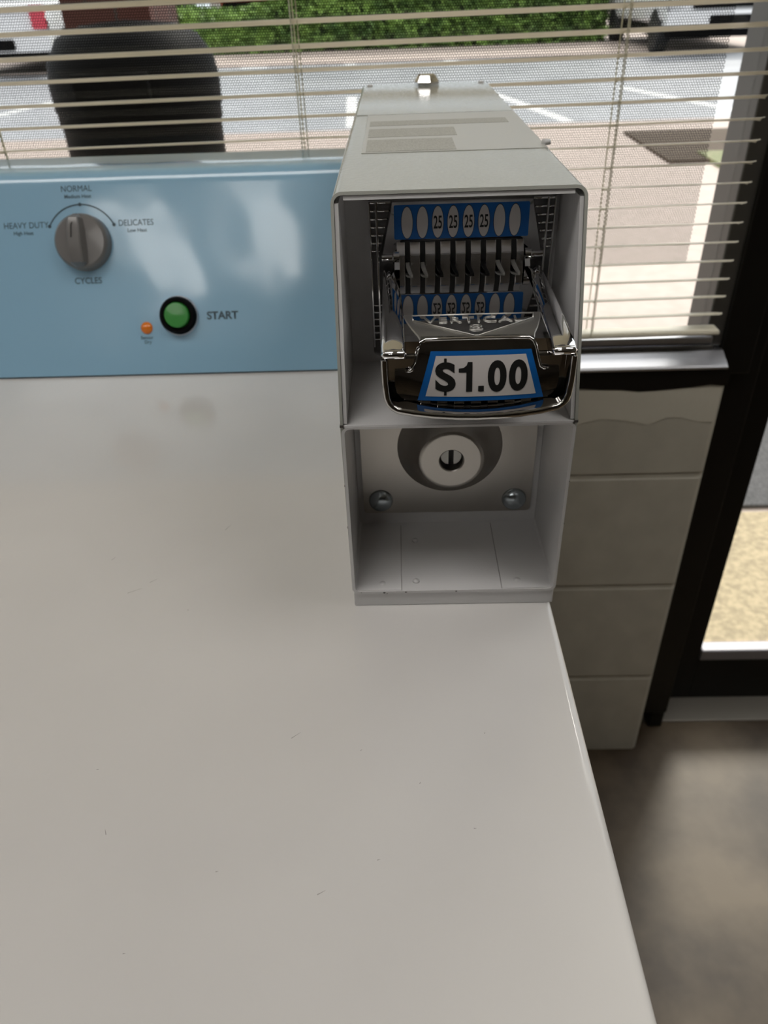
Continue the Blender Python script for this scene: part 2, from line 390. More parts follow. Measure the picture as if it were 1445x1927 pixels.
S('shadow_patch', B(2.05, 3.4, 5.9, 7.3, GROUND - .01, GROUND + .02), M['walk_shadow'])  # dark slab painted in for a shadow lying on the sidewalk
bm = bmesh.new(); box(bm, 2.35, 3.2, 4.7, 6.2, GROUND - .01, GROUND + .03)
obj('grass_patch', bm, M['grass'], label='small patch of worn grass beside the door entrance outside', cat='grass', kind='stuff')
# hedge
def hedge():
    x0, x1, y0, y1 = -5.9, 4.6, 19.2, 20.4
    def top(x):
        return .75 + .08 * math.sin(x * 2.1) - (.82 if -4.6 < x < -2.7 else 0)
    bm = bmesh.new(); n = 60
    rings = []
    for i in range(n + 1):
        x = x0 + (x1 - x0) * i / n; t = top(x)
        rings.append([(x, y0 + .1, GROUND), (x, y0 + .02, GROUND + .3), (x, y0 + .08, t - .15), (x, y0 + .3, t), (x, y1 - .3, t), (x, y1, t - .2), (x, y1, GROUND)])
    loft(bm, rings)
    for k in range(15000):
        x = random.uniform(x0, x1); t = top(x)
        if random.random() < .75: p = Vector((x, y0 + random.uniform(-.1, .12), random.uniform(GROUND + .02, t)))
        else: p = Vector((x, random.uniform(y0, y1), t + random.uniform(-.03, .1)))
        a = Vector((random.gauss(0, 1), random.gauss(0, 1), random.gauss(0, 1))).normalized(); b = a.orthogonal().normalized()
        l = random.uniform(.05, .11)
        vs = [bm.verts.new(p + q) for q in (a * l, b * l * .45, -a * l, -b * l * .45)]; f = bm.faces.new(vs); f.material_index = 1
    return obj('hedge', bm, [M['hedge_in'], M['leaf']], label='clipped green hedge along the far side of the parking lot', cat='hedge')
hedge()
def truck(name, cx, cy, rear, paint, label, cat, W=2.0, group=None):
    """vehicle seen from its front or rear end, near end at cy"""
    t = empty(name, (cx, cy, GROUND - .03), label=label, cat=cat)
    hw = W / 2
    bm = bmesh.new()
    secs = [(0.05, .42, .95), (.0, .55, 1.0), (.25, .5, 1.12), (1.3, .45, 1.18), (1.5, .45, 1.2), (4.6, .45, 1.2), (4.9, .5, 1.1)]
    rings = []
    for y, zl, zh in secs:
        rings.append([(x, y, z) for x, z in rrect(-hw + .03, hw - .03, zl, zh, .10, 3)])
    loft(bm, rings); obj('body', bm, paint, t, auto=40)
    bm = bmesh.new()
    rings = [[(x * s, y, z) for x, z in rrect(-hw + .12, hw - .12, 1.1, zt, .08, 3)] for y, zt, s in ((1.25, 1.2, 1), (1.95, 1.72, .9), (3.6, 1.76, .9), (4.3, 1.25, 1))]
    loft(bm, rings); cabn = obj('cabin', bm, paint, t, auto=40)
    bm = bmesh.new()
    loft(bm, [[(-.75, 1.25, 1.24), (.75, 1.25, 1.24), (.68, 1.28, 1.26), (-.68, 1.28, 1.26)], [(-.66, 1.83, 1.67), (.66, 1.83, 1.67), (.6, 1.86, 1.66), (-.6, 1.86, 1.66)]])
    obj('windscreen', bm, M['carglass'], cabn)
    bm = bmesh.new(); prism_y(bm, rrect(-hw, hw, .40, .66, .06, 3), -.12, .12)
    bmp = obj('bumper', bm, paint, t, auto=40)
    bm = bmesh.new(); prism_y(bm, rrect(-.35, .45, .43, .60, .04, 3), -.135, -.10)
    obj('lower_grille', bm, M['bin'], bmp)
    obj('underbody', B(-hw + .15, hw - .15, .1, 4.6, .26, .46, bev=.03), M['bin'], t)
    if not rear:
        bm = bmesh.new(); prism_y(bm, rrect(-.62, .62, .70, .95, .05, 3), -.03, .06); obj('grille', bm, M['bin'], t)
    for s in (-1, 1):
        bm = bmesh.new(); prism_y(bm, rrect(s * (hw - .17) - .13, s * (hw - .17) + .13, .74, .95 if not rear else 1.1, .04, 3), -.035, .05)
        obj('tail_light' if rear else 'headlight', bm, M['red_lens'] if rear else M['label_silver'], t)
        for wy in (.75, 3.9):
            bm = bmesh.new(); lathe(bm, [(.30, 0), (.355, .02), (.37, .06), (.37, .2), (.355, .24), (.30, .26)], (s * (hw - .02) if s < 0 else hw - .24, wy, .37), (1, 0, 0), 28)
            wh = obj('wheel', bm, M['rubber'], t, auto=40)
            bm = bmesh.new(); lathe(bm, [(.2, 0), (.2, .27)], (s * (hw - .025) if s < 0 else hw - .245, wy, .37), (1, 0, 0), 20)
            obj('hub', bm, M['alu'], wh)
    return t
truck('pickup_truck', 5.75, 15.3, False, M['car_white'], 'white pickup truck parked nose-in at the far right of the lot', 'truck', 2.15)
truck('parked_van', -7.25, 15.6, True, M['car_white'], 'white van with a red tail light parked at the far left of the lot', 'van', 2.2)
truck('parked_car', -3.7, 22.5, False, M['car_red'], 'orange-red car partly hidden behind the dip in the hedge', 'car', 1.9)
# trash can and brick column close to the window
t = empty('trash_can', (-.84, 2.35, GROUND), label='black round trash can with a domed lid standing outside by the brick column', cat='trash can')
bm = bmesh.new(); lathe(bm, [(.238, 0), (.244, .02), (.248, .85), (.254, .86), (.254, .90)], n=36); obj('body', bm, M['bin'], t, auto=40)
bm = bmesh.new(); lathe(bm, [(.258, .90), (.26, .97), (.25, 1.03), (.21, 1.09), (.13, 1.12), (0, 1.13)], n=36); ld = obj('lid', bm, M['bin'], t, auto=40)
obj('swing_flap', B(-.11, .11, -.262, -.235, .93, 1.01, bev=.006), M['bin'], ld)
obj('brick_column', B(-1.19, -.88, 2.8, 3.2, GROUND, 2.6), M['brick'], label='dark brick column outside the window rising behind the trash can', cat='column')

# ------------------------------------------------------------------ mini blind
bl = empty('mini_blind', (.0, .540, 0), (0, math.radians(-.55), 0), label='cream mini blind with thin open slats hanging in front of the window', cat='window blind')
TILT = math.radians(-12.5); PITCH = .02132
def slat_mesh():
    bm = bmesh.new(); X0, X1 = -2.9, .362; n = 6
    ys = [(-.0125 + .025 * i / n) for i in range(n + 1)]
    pr = [(y, .0012 * (1 - (y / .0125) ** 2)) for y in ys]
    prof = pr + [(y, z - .00022) for y, z in reversed(pr)]
    prof = [(y * math.cos(TILT) - z * math.sin(TILT), y * math.sin(TILT) + z * math.cos(TILT)) for y, z in prof]
    rings = []
    for x, s in ((X0, 1), (X1 - .006, 1), (X1 - .002, .8), (X1, .45)):
        rings.append([(x, y * s, z) for y, z in prof])
    loft(bm, rings)
    me = bpy.data.meshes.new('slat'); bmesh.ops.recalc_face_normals(bm, faces=bm.faces); bm.to_mesh(me); bm.free()
    me.materials.append(M['slat'])
    for p in me.polygons: p.use_smooth = True
    return me
sm = slat_mesh()
for k in range(50):
    o = bpy.data.objects.new('slat', sm); COL.objects.link(o); o.parent = bl; o.location = (random.uniform(-.001, .001), 0, -.0212 + PITCH * k)
    o.rotation_euler = (math.radians(random.uniform(-1, 1)), math.radians(random.uniform(-.05, .05)), 0)
obj('bottom_rail', B(-2.9, .362, -.0115, .0115, -.0450, -.0388, bev=.0025), M['slat'], bl)
obj('head_rail', B(-2.9, .362, -.014, .014, 1.035, 1.065, bev=.003), M['slat'], bl)
for lx in (-1.9, -1.0, -.4615, -.129, .2037):
    bm = bmesh.new()
    for yy in (-.0128, .0128): tube(bm, [(lx, yy, -.041), (lx, yy, 1.04)], .0007, 5)
    tube(bm, [(lx + .005, 0, -.041), (lx + .005, 0, 1.04)], .0006, 5)
    for k in range(50): tube(bm, [(lx, -.0128, -.0219 + PITCH * k + .0024), (lx, .0128, -.0219 + PITCH * k - .003)], .0005, 4)
    obj('ladder_cord', bm, M['cord'], bl)

# ------------------------------------------------------------------ dryer
RX = .0625; LX = -.66; FY = -.30
dr = empty('clothes_dryer', (0, 0, 0), label='white clothes dryer with a light blue control console', cat='clothes dryer')
def top_panel():
    bm = bmesh.new(); r = .005; secs = []
    # edge profile swept round the footprint
    foot = rrect(LX, RX, FY, .515, .012, 4)
    cx, cy = (LX + RX) / 2, (FY + .515) / 2
    def off(d): return [(x0, y0) for x0, y0 in rrect(LX + d, RX - d, FY + d, .515 - d, max(.012 - d, .002), 4)]
    rings = []
    rings.append([(x, y, -.028) for x, y in off(.0015)])
    rings.append([(x, y, -.026) for x, y in off(0)])
    for i in range(6):
        a = i / 5 * pi / 2; rings.append([(x, y, -r + r * math.sin(a)) for x, y in off(r - r * math.cos(a))])
    rings.append([(x, y, 0) for x, y in off(.012)])
    loft(bm, rings); return bm
obj('top_panel', top_panel(), M['enamel'], dr, auto=50)
obj('cabinet', B(LX + .004, RX - .004, FY + .006, .505, FLOOR + .02, -.028, bev=.004), M['enamel'], dr)
for fx in (LX + .06, RX - .06):
    for fy in (FY + .06, .44):
        bm = bmesh.new(); lathe(bm, [(.02, FLOOR), (.022, FLOOR + .008), (.01, FLOOR + .01), (.01, FLOOR + .03)], (fx, fy, 0), n=16); obj('levelling_foot', bm, M['rubber'], dr)
# console
CA = Vector((0, .36, .0022)); CB = Vector((0, .44, .179)); CT = (CB - CA).normalized(); CN = Vector((0, -CT.z, CT.y))
def console():
    bm = bmesh.new(); poly = [(CA.y, CA.z)]
    r = .010; n = 8
    poly += [((CB - CT * r).y, (CB - CT * r).z)]
    p0 = CB - CT * r; p2 = Vector((0, CB.y + .011, CB.z + .0035))
    for i in range(1, n + 1):
        t = i / n; q = p0 * (1 - t) ** 2 + (CB + Vector((0, .0, .0025))) * 2 * t * (1 - t) + p2 * t * t; poly.append((q.y, q.z))
    poly += [(.500, .1865), (.503, .185), (.5045, .182), (.5045, .0022)]
    # slight swell of the pressed face
    prism_x(bm, poly, LX + .01, -.0648)
    return bm
obj('console', console(), M['blue'], dr, auto=35, label='light blue enamel console')
obj('console_gasket', B(LX + .012, -.0655, .3625, .50, 0, .0024), M['seam'], dr)
def cp(x, s, h=0): return CA + Vector((x, 0, 0)) + CT * s + CN * h
KX, KS = -.3448, .131
# cycle knob
def knob():
    bm = bmesh.new(); lathe(bm, [(.0275, 0), (.0272, .006), (.0262, .010), (.024, .0122), (.0, .0125)], cp(KX, KS), CN, 48)
    return bm
kb = obj('cycle_knob', knob(), M['knob'], dr, auto=40)
def grip():
    bm = bmesh.new(); rings = []
    for s, wt, h in ((-.0245, .0035, .0135), (-.021, .0065, .020), (-.01, .0068, .0225), (.01, .0062, .0225), (.021, .005, .020), (.0255, .0022, .0132)):
        ring = []
        for dx, hh in ((-wt * 1.5, .0095), (-wt, h - .001), (-wt * .8, h), (wt * .8, h), (wt, h - .001), (wt * 1.5, .0095)):
            ring.append(cp(KX + dx - .002, KS + s, hh))
        rings.append(ring)
    loft(bm, rings); return bm
gp = obj('grip', grip(), M['knob'], kb, auto=30)
bm = bmesh.new(); tube(bm, [cp(KX - .004, KS + .002, .0228), cp(KX - .003, KS + .014, .0225), cp(KX, KS + .0252, .0138)], .0005, 5); obj('pointer', bm, M['ink'], kb)
# start button
SX, SS = -.2546, .0576
bm = bmesh.new(); lathe(bm, [(.0200, 0), (.0200, .0015), (.0190, .0028), (.0185, .0028)], cp(SX, SS), CN, 40); sb = obj('button_bezel', bm, M['alu'], dr, auto=40)
bm = bmesh.new(); lathe(bm, [(.0186, .0005), (.0186, .006), (.0170, .0085), (.0140, .0085), (.0132, .004)], cp(SX, SS), CN, 40); obj('collar', bm, M['bin'], sb, auto=40)
bm = bmesh.new(); lathe(bm, [(.0125, .003), (.0125, .0105), (.0117, .0115), (0, .0117)], cp(SX, SS), CN, 40); obj('start_button', bm, M['green'], sb, auto=40, label='round green button')
bm = bmesh.new(); lathe(bm, [(.0062, 0), (.0058, .001), (.0046, .003), (0, .0042)], cp(-.2889, .0464), CN, 24); obj('indicator_light', bm, M['amber'], dr, smooth=True, label='small amber light')
X = (1, 0, 0)
for s, x, q, h, sx, bo in (('NORMAL', -.3481, .1825, .0060, .92, 0), ('Medium Heat', -.3473, .1752, .0036, 1.0, .01), ('HEAVY DUTY', -.4020, .1492, .0060, .92, 0), ('High Heat', -.4055, .1412, .0036, 1.0, .01),
                   ('DELICATES', -.2912, .1490, .0060, .88, 0), ('Low Heat', -.2905, .1417, .0036, 1.0, .01), ('CYCLES', -.3445, .0945, .0062, .95, .01), ('START', -.2102, .0570, .0078, 1.02, .03),
                   ('Sensor', -.2892, .0368, .0034, 1, .01), ('Dry', -.2885, .0318, .0034, 1, .01)):
    text('printed_word', s, h, cp(x, q), X, CT, M['print'], dr, sx=sx, bold=bo, depth=.0002)
bm = bmesh.new(); ra = .0365; n = 30
a0, a1 = math.radians(27), math.radians(153)
for i in range(n):
    t0 = a0 + (a1 - a0) * i / n; t1 = a0 + (a1 - a0) * (i + 1) / n
    q = [cp(KX - .0012 + (ra + d) * math.cos(t), KS + (ra + d) * math.sin(t), .0003) for d, t in ((-.0006, t0), (.0006, t0), (.0006, t1), (-.0006, t1))]
    bm.faces.new([bm.verts.new(p) for p in q])
for t in (a0, pi / 2, a1):
    lathe(bm, [(.0017, 0), (.0017, .0003)], cp(KX - .0012 + ra * math.cos(t), KS + ra * math.sin(t), .0001), CN, 14)
obj('printed_arc', bm, M['print'], dr)
# small scratches and specks on the enamel top
bm = bmesh.new()
for (sx_, sy_, l, a) in ((-.21, .02, .010, .5), (-.20, .03, .006, .7), (-.16, .09, .008, 1.1), (-.118, -.175, .0012, .2), (-.055, -.11, .0012, .8), (-.045, -.17, .0015, .4), (-.15, -.21, .0012, .1),
                        (.01, -.10, .0012, 1.2), (-.025, -.13, .0012, 1), (-.09, -.10, .006, .7), (-.07, -.185, .004, .5), (-.17, .0, .0012, 0), (-.19, -.12, .0012, 0), (-.175, -.155, .003, 2), (.0, -.155, .0012, 0), (-.235, .055, .004, 1)):
    d = Vector((math.cos(a), math.sin(a), 0)) * l / 2; nn = Vector((-d.y, d.x, 0)).normalized() * .00022; c = Vector((sx_, sy_, .0001))
    bm.faces.new([bm.verts.new(c + q) for q in (-d - nn, d - nn * .3, d + nn * .3, -d + nn)])
obj('scuff_marks', bm, mat('scuff', (.33, .31, .30), .6), dr)

# ------------------------------------------------------------------ coin meter case
mc = empty('coin_meter_case', (0, .0, 0), label='white steel coin meter case bolted on the right end of the dryer top', cat='coin meter')
ZT = .2420; ZM = .1305; SL = .037 / .1115; HB = .512
def yf(z): return 0 if z <= ZM else (z - ZM) * SL
def hood():
    bm = bmesh.new(); hw = .0638; r = .0055; th = .0016
    def outline(d):
        o = [(-hw + d, .0112), (-hw + d, ZM), (-hw + d, ZT - r)]
        for i in range(1, 7):
            a = pi - pi / 2 * i / 6; o.append((-hw + r + (r - d) * math.cos(a), ZT - r + (r - d) * math.sin(a)))
        o += [(-x, z) for x, z in reversed(o)]
        return o
    O, I = outline(0), outline(th)
    def row(P, back): return [bm.verts.new((x, HB if back else yf(z) + (.0 if z > ZM - .001 else .0035), z)) for x, z in P]
    A = [row(O, 0), row(O, 1), row(I, 1), row(I, 0)]
    for k in range(4):
        a, b = A[k], A[(k + 1) % 4]
        for i in range(len(O) - 1): bm.faces.new((a[i], a[i + 1], b[i + 1], b[i]))
    return bm
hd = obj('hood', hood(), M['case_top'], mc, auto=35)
def rear():
    bm = bmesh.new(); prism_y(bm, rrect(-.0622, .0622, .0112, .2405, .005, 4), HB - .003, HB - .0008); return bm
obj('rear_panel', rear(), M['case'], mc)
# inner flange strips behind the slanted lip
bm = bmesh.new()
t0 = .0018
def slab(bm, x0, x1, z0, z1, dfront, depth):
    v = []
    for (x, z) in ((x0, z0), (x1, z0), (x1, z1), (x0, z1)):
        v.append((x, yf(z) + dfront, z))
    loft(bm, [v, [(x, depth, z) for x, y, z in v]])
slab(bm, -.0575, .0575, .2380, .2400, .0008, .085)
slab(bm, -.0620, -.0600, .1315, .2366, .0008, .085)
slab(bm, .0600, .0620, .1315, .2366, .0008, .085)
obj('inner_flange', bm, M['case'], mc)
obj('upper_back_panel', B(-.0605, .0605, .0845, .087, .129, .2385), M['case'], mc)
bm = bmesh.new(); ring_y(bm, rrect(-.0490, .0585, .1335, .2312, .004, 4), rrect(-.0468, .0563, .1357, .2290, .003, 4), .0822, .0845)
obj('panel_surround', bm, M['case'], mc)
obj('divider_shelf', (lambda b: (box(b, -.0622, .0622, .0004, .085, .1292, .1308, bev=.0006), b)[1])(bmesh.new()), M['case'], mc)
# coin box housing below
def tubebox():
    bm = bmesh.new(); ring_y(bm, rrect(-.0634, .0634, .0112, .1300, .0042, 5), rrect(-.0617, .0617, .0130, .1286, .0030, 5), 0, .34); return bm
tb = obj('coin_box_housing', tubebox(), M['case'], mc, auto=35)
obj('base_strip', B(-.0628, .0628, .0012, .508, 0, .0112, bev=.0008), M['case'], mc)
obj('housing_back', B(-.0615, .0615, .0735, .0755, .0125, .1287), M['case'], mc)
# side seams cut in the housing edge (small dark nicks)
bm = bmesh.new()
for sx_ in (-1, 1):
    for zz in (.0915, .062): box(bm, sx_ * .0636 - .0003, sx_ * .0636 + .0003, .0005, .0022, zz, zz + .0006)
    box(bm, sx_ * .0630 - .0010, sx_ * .0630 + .0010, -.0004, .002, .1300, .1312)
obj('edge_nicks', bm, M['chip'], tb)
bm = bmesh.new()
box(bm, -.0614, -.0327, .0006, .0695, .0129, .0136, bev=.0001); obj('floor_flange', bm, M['case'], tb)
obj('floor_flange', B(.0303, .0614, .0006, .0705, .0129, .0136, bev=.0001), M['case'], tb)
bm = bmesh.new()
box(bm, -.0327, -.0324, .0006, .0698, .01301, .01316); box(bm, .0300, .0303, .0006, .0705, .01301, .01316); box(bm, -.0614, -.0325, .0695, .0699, .01301, .01316); box(bm, .030, .0614, .0705, .0709, .01301, .01316)
obj('floor_seam', bm, M['seam'], tb)
bm = bmesh.new()
for px, py in ((-.0447, .0071), (-.0233, .0091), (.0407, .0084), (-.023, .052)): lathe(bm, [(.0022, .0130), (.0020, .01385), (0, .0139)], (px, py, 0), n=14)
obj('floor_rivets', bm, M['case'], tb, smooth=True)
bm = bmesh.new()
for px, pz, s in ((-.0435, .0118, .0010), (-.0418, .0112, .0006), (-.0300, .0121, .0008), (.0015, .0121, .0007), (-.058, .0122, .0004)):
    vs = [bm.verts.new((px + s * random.uniform(.6, 1.1) * math.cos(a), -.00015, pz + s * .7 * random.uniform(.6, 1.1) * math.sin(a))) for a in [2 * pi * i / 7 for i in range(7)]]; bm.faces.new(vs)
obj('paint_chips', bm, M['chip'], tb)
# lock plate and cup
def plate():
    bm = bmesh.new(); prism_y(bm, rrect(-.0578, .0572, .0232, .1284, .003, 4), .0712, .0736); return bm
lp = obj('lock_plate', plate(), M['steel'], mc, auto=40, label='brushed steel plate at the back of the coin box opening')
bm = bmesh.new(); LC = (.0008, .0712, .0750)
prof = [(.0345, 0), (.0335, .0010), (.0312, .0024), (.0280, .0052), (.0252, .0088), (.0232, .0125), (.0220, .0153), (.0208, .0168), (.0194, .0175), (.0184, .0176), (.0182, .0176), (.0082, .0176), (.0076, .0171), (.0075, .0169), (.0075, .0080)]
lathe(bm, prof, LC, (0, -1, 0), 64, cap=False); obj('lock_cup', bm, M['steel'], lp, auto=22)
bm = bmesh.new(); lathe(bm, [(.0076, .0080), (.0076, .0090)], LC, (0, -1, 0), 32); lc = obj('lock_well', bm, M['black'], lp)
bm = bmesh.new()
for s in (-1, 1):
    pts = [(s * .0017 + LC[0], LC[2] + z) for z in (-.0052, .0062)]
    arc = [(LC[0] + s * .0066 * math.cos(a), LC[2] + .0008 + .0066 * math.sin(a)) for a in [(-1.0 + 2.3 * i / 10) for i in range(11)]]
    loft(bm, [[(x, LC[1] - .0130, z) for x, z in pts[:1] + arc + pts[1:]], [(x, LC[1] - .0085, z) for x, z in pts[:1] + arc + pts[1:]]])
obj('lock_core', bm, M['label_silver'], lp)
for bx, bz in ((-.0458, .0338), (.0455, .0330), (-.0458, .1190), (.0455, .1190)):
    bm = bmesh.new(); lathe(bm, [(.0084, 0), (.0082, .0012), (.0072, .0030), (.0050, .0044), (.0025, .0051), (0, .0053)], (bx, .0712, bz), (0, -1, 0), 32)
    obj('carriage_bolt', bm, M['zinc'], lp, smooth=True)
# data label and top lock
YL0, YL1 = .137, .296
obj('rating_label', B(-.0515, .0605, YL0, YL1, ZT, ZT + .00035), M['label_silver'], mc, label='faded silver label')
bm = bmesh.new()
for y0, y1, x0, x1 in ((.140, .182, -.0490, .006), (.192, .226, -.0490, .010), (.240, .262, -.0490, .050)): box(bm, x0, x1, y0, y1, ZT + .00034, ZT + .0005)
obj('fine_print', bm, M['fineprint'], mc)
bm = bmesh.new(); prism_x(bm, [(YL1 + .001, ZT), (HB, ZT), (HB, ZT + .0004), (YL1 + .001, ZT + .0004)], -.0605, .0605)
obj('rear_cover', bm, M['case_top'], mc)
for lx in (-.055, .055):
    bm = bmesh.new(); lathe(bm, [(.003, ZT), (.0028, ZT + .0016), (0, ZT + .002)], (lx, .497, 0), n=16); obj('rivet', bm, M['case'], mc, smooth=True)
bm = bmesh.new(); lathe(bm, [(.0125, ZT + .0008), (.0125, ZT + .003), (.0105, ZT + .006), (.0090, ZT + .0085), (.0085, ZT + .0090), (0, ZT + .0088)], (.0012, .497, 0), n=6); obj('top_lock', bm, M['chrome'], mc, label='small chrome lock nut')
bm = bmesh.new(); lathe(bm, [(.0030, ZT), (.0026, ZT + .0025), (0, ZT + .003)], (.0615, .150, 0), n=12); obj('rivet', bm, M['case'], mc, smooth=True)

# ------------------------------------------------------------------ chrome coin slide
cs = empty('coin_slide', (.0052, .08, .1922), (math.radians(1.5), 0, 0), label='chrome quarter slide reading $1.00 sticking out of the meter case', cat='coin slide')
# local frame: x across, y outward is negative, z up; z = 0 is the mirror surface of the slide
def face_plate():
    bm = bmesh.new()
    box(bm, -.0518, .0518, .0, .0035, -.054, .0360)
    return bm
fp = obj('face_plate', face_plate(), M['satin'], cs, auto=40)
for s in (-1, 1):
    bm = bmesh.new()
    box(bm, s * .0474 - .0006, s * .0474 + .0006, -.0016, .001, -.050, .0355, bev=.0002)
    box(bm, s * .0513 - .0005, s * .0513 + .0005, -.0016, .001, -.050, .0358, bev=.0002)
    for k in range(7):
        z = .0350 - .0044 * k
        xi = .0392 + .0012 * k
        for xa, xb in ((.0480, .0513), (xi, .0470)): box(bm, min(s * xa, s * xb), max(s * xa, s * xb), -.0014, .001, z - .0005, z + .0005, bev=.0002)
    for k in range(6):
        z = -.0235 - .0043 * k
        for xa, xb in ((.0478, .0513), (.0405, .0470)): box(bm, min(s * xa, s * xb), max(s * xa, s * xb), -.0014, .001, z - .0005, z + .0005, bev=.0002)
    obj('face_ribs', bm, M['chrome'], cs, auto=30)
# raised trapezoid that carries the blue label
def trap():
    bm = bmesh.new()
    zt, zb = .0349, .0055
    rings = [[(-.0395, 0, zt + .0008), (.0395, 0, zt + .0008), (.0462, 0, zb), (-.0462, 0, zb)],
             [(-.0380, -.0040, zt), (.0380, -.0040, zt), (.0448, -.0062, zb), (-.0448, -.0062, zb)]]
    loft(bm, rings); return bm
tp = obj('label_block', trap(), M['chrome'], cs, auto=20)
def lab_y(z): return -.0040 - (.0349 - z) / .0294 * .0022
def on_label(x, z, h): return Vector((x, lab_y(z) - h, z))
bm = bmesh.new(); zt, zb = .0341, .0160
out = rrect(-.0377, .0368, zb, zt, .0008, 3)
loft(bm, [[on_label(x, z, 0) for x, z in out], [on_label(x, z, .0003) for x, z in out]]); lb = obj('blue_label', bm, M['label_blue'], cs, label='blue strip with eight white ovals, four of them marked 25')
PX = .00850; X0 = -.0305
lup = (on_label(0, 1, 0) - on_label(0, 0, 0)).normalized()
for i in range(8):
    cx = X0 + PX * i; cz = .0248
    for nm, rx, rz, h, mm in (('oval_outline', .00335, .00865, .00038, 'ink'), ('oval', .0031, .0083, .00048, 'label_white')):
        bm = bmesh.new(); bm.faces.new([bm.verts.new(on_label(cx + rx * math.cos(a) + .0, cz + rz * math.sin(a) * (1 - .0 * abs(math.cos(a))), h)) for a in [2 * pi * k / 40 for k in range(40)]])
        obj(nm, bm, M[mm], lb)
    if 2 <= i <= 5: text('number_25', '25', .0069, on_label(cx, cz, .00048), X, lup, M['ink'], lb, sx=.52, bold=.014, depth=.00012)
# dark slot backing, slotted bar and pins
obj('slot_backing', B(-.0345, .0340, -.0066, -.0052, -.001, .0151), M['black'], cs)
edges = [-.0365] + [X0 + PX * i for i in range(8)] + [.0345]
prof = [(-.0060, -.0006), (-.0105, -.0006), (-.0105, .0088), (-.0080, .0112), (-.0068, .0150), (-.0060, .0150)]
for i in range(9):
    a = edges[i] + (.0015 if i else 0); b = edges[i + 1] - (.0015 if i < 8 else 0)
    bm = bmesh.new(); prism_x(bm, prof, a, b)
    bmesh.ops.bevel(bm, geom=[e for e in bm.edges], offset=.0003, segments=2, affect='EDGES')
    obj('slot_divider', bm, M['barchrome'], cs, auto=30)
for i in range(8):
    cx = X0 + PX * i
    dark = 2 <= i <= 5
    bm = bmesh.new(); rings = []
    for (y, z, wd, dx) in ((-.0072, .0036, .0011, 0), (-.0112, .0030, .0011, .0001), (-.0155, .0022, .0010, .0007), (-.0190, .0013, .0008, .0016), (-.0205, .0008, .0005, .0022)):
        rings.append([(cx + dx - wd, y, z - .0011), (cx + dx + wd, y, z - .0011), (cx + dx + wd, y, z), (cx + dx - wd, y, z)])
    loft(bm, rings); obj('slot_pin', bm, M['ink'] if dark else M['label_silver'], cs, auto=40)
for s in (-1, 1):
    bm = bmesh.new(); tube(bm, [(s * .0352, -.0088, .0070), (s * .0385, -.0088, .0070), (s * .0390, -.0088, .0070), (s * .0450, -.0088, .0070)], [.0034, .0034, .0020, .0020], 16); obj('pivot_pin', bm, M['chrome'], cs, auto=40)
    bm = bmesh.new(); prism_x(bm, [(-.004, .0045), (-.011, .006), (-.0145, .002), (-.0145, -.004), (-.004, -.010)], s * .0365 - .0014, s * .0365 + .0014)
    obj('side_lug', bm, M['chrome'], cs)
# side rails with rolled front ends
FRY = -.1165
def rail(s):
    bm = bmesh.new(); rings = []
    for y, xo, xi, zt, zb in ((-.001, .0445, .0385, .0012, -.012), (-.02, .0446, .0372, .0022, -.013), (-.05, .0446, .0345, .0026, -.014), (-.085, .0446, .0335, .0020, -.014), (-.104, .0446, .0332, .0012, -.0075), (FRY + .004, .0446, .0332, .0008, -.0048), (FRY, .0444, .0334, -.0004, -.0044)):
        ring = [(xo, zb), (xo, zt - .0022), (xo - .0006, zt - .0008), (xo - .0018, zt - .0002), ((xo + xi) / 2, zt + .0003), (xi + .0016, zt - .0003), (xi + .0005, zt - .0010), (xi, zt - .0028), (xi, zb)]
        rings.append([(s * x, y, z) for x, z in ring])
    loft(bm, rings); return bm
for s in (-1, 1):
    r_ = obj('side_rail', rail(s), M['chrome'], cs, auto=50)
    bm = bmesh.new(); tube(bm, [(s * .0338, FRY, -.0021), (s * .0344, FRY - .0006, -.0020), (s * .0430, FRY - .0006, -.0020), (s * .0438, FRY, -.0021)], [.0012, .0022, .0022, .0012], 14); obj('rolled_end', bm, M['chrome'], r_, smooth=True)
# mirror bed
obj('slide_bed', B(-.0352, .0352, -.108, -.0048, -.006, .0), M['mirror'], cs)
# raised satin plate lofted down to the front lip
YLIP = -.1072
def plate_loft():
    bm = bmesh.new(); rings = []
    for y, ht, hs, zs in ((-.0775, .0335, .0337, -.004), (-.085, .0322, .0335, -.008), (-.095, .0296, .0330, -.012), (-.102, .0272, .0322, -.0128), (YLIP, .0262, .0312, -.0132)):
        c = .0012
        ring = [(-.0335, -.016), (-.0335, zs), (-hs, zs), (-ht - c, -.0010), (-ht, .0006), (0, .0006), (ht, .0006), (ht + c, -.0010), (hs, zs), (.0335, zs), (.0335, -.016)]
        rings.append([(x, y + (.0008 * 0), z) for x, z in ring])
    loft(bm, rings); return bm
pv = obj('slide_plate', plate_loft(), M['satin'], cs, auto=30, label='satin cast plate with raised lettering')
zt = .00075
bm = bmesh.new(); tri = [(-.0300, -.0790), (.0300, -.0790), (.0290, -.0850), (.0010, -.1045), (-.0010, -.1045), (-.0290, -.0850)]
loft(bm, [[(x, y, zt - .0001) for x, y in tri], [(x, y, zt + .0001) for x, y in tri]]); obj('arrow_panel', bm, M['mirror'], pv)
text('raised_word', 'VERTICAL', .0072, (0, -.0858, zt), X, (0, 1, 0), M['satin'], pv, width=.048, spacing=1.12, depth=.0001, solid=.0005)
text('raised_numeral', '8', .0072, (0.0005, -.0958, zt), X, (0, 1, 0), M['satin'], pv, width=.0064, depth=.0001, solid=.0005)
bm = bmesh.new()
bx = []
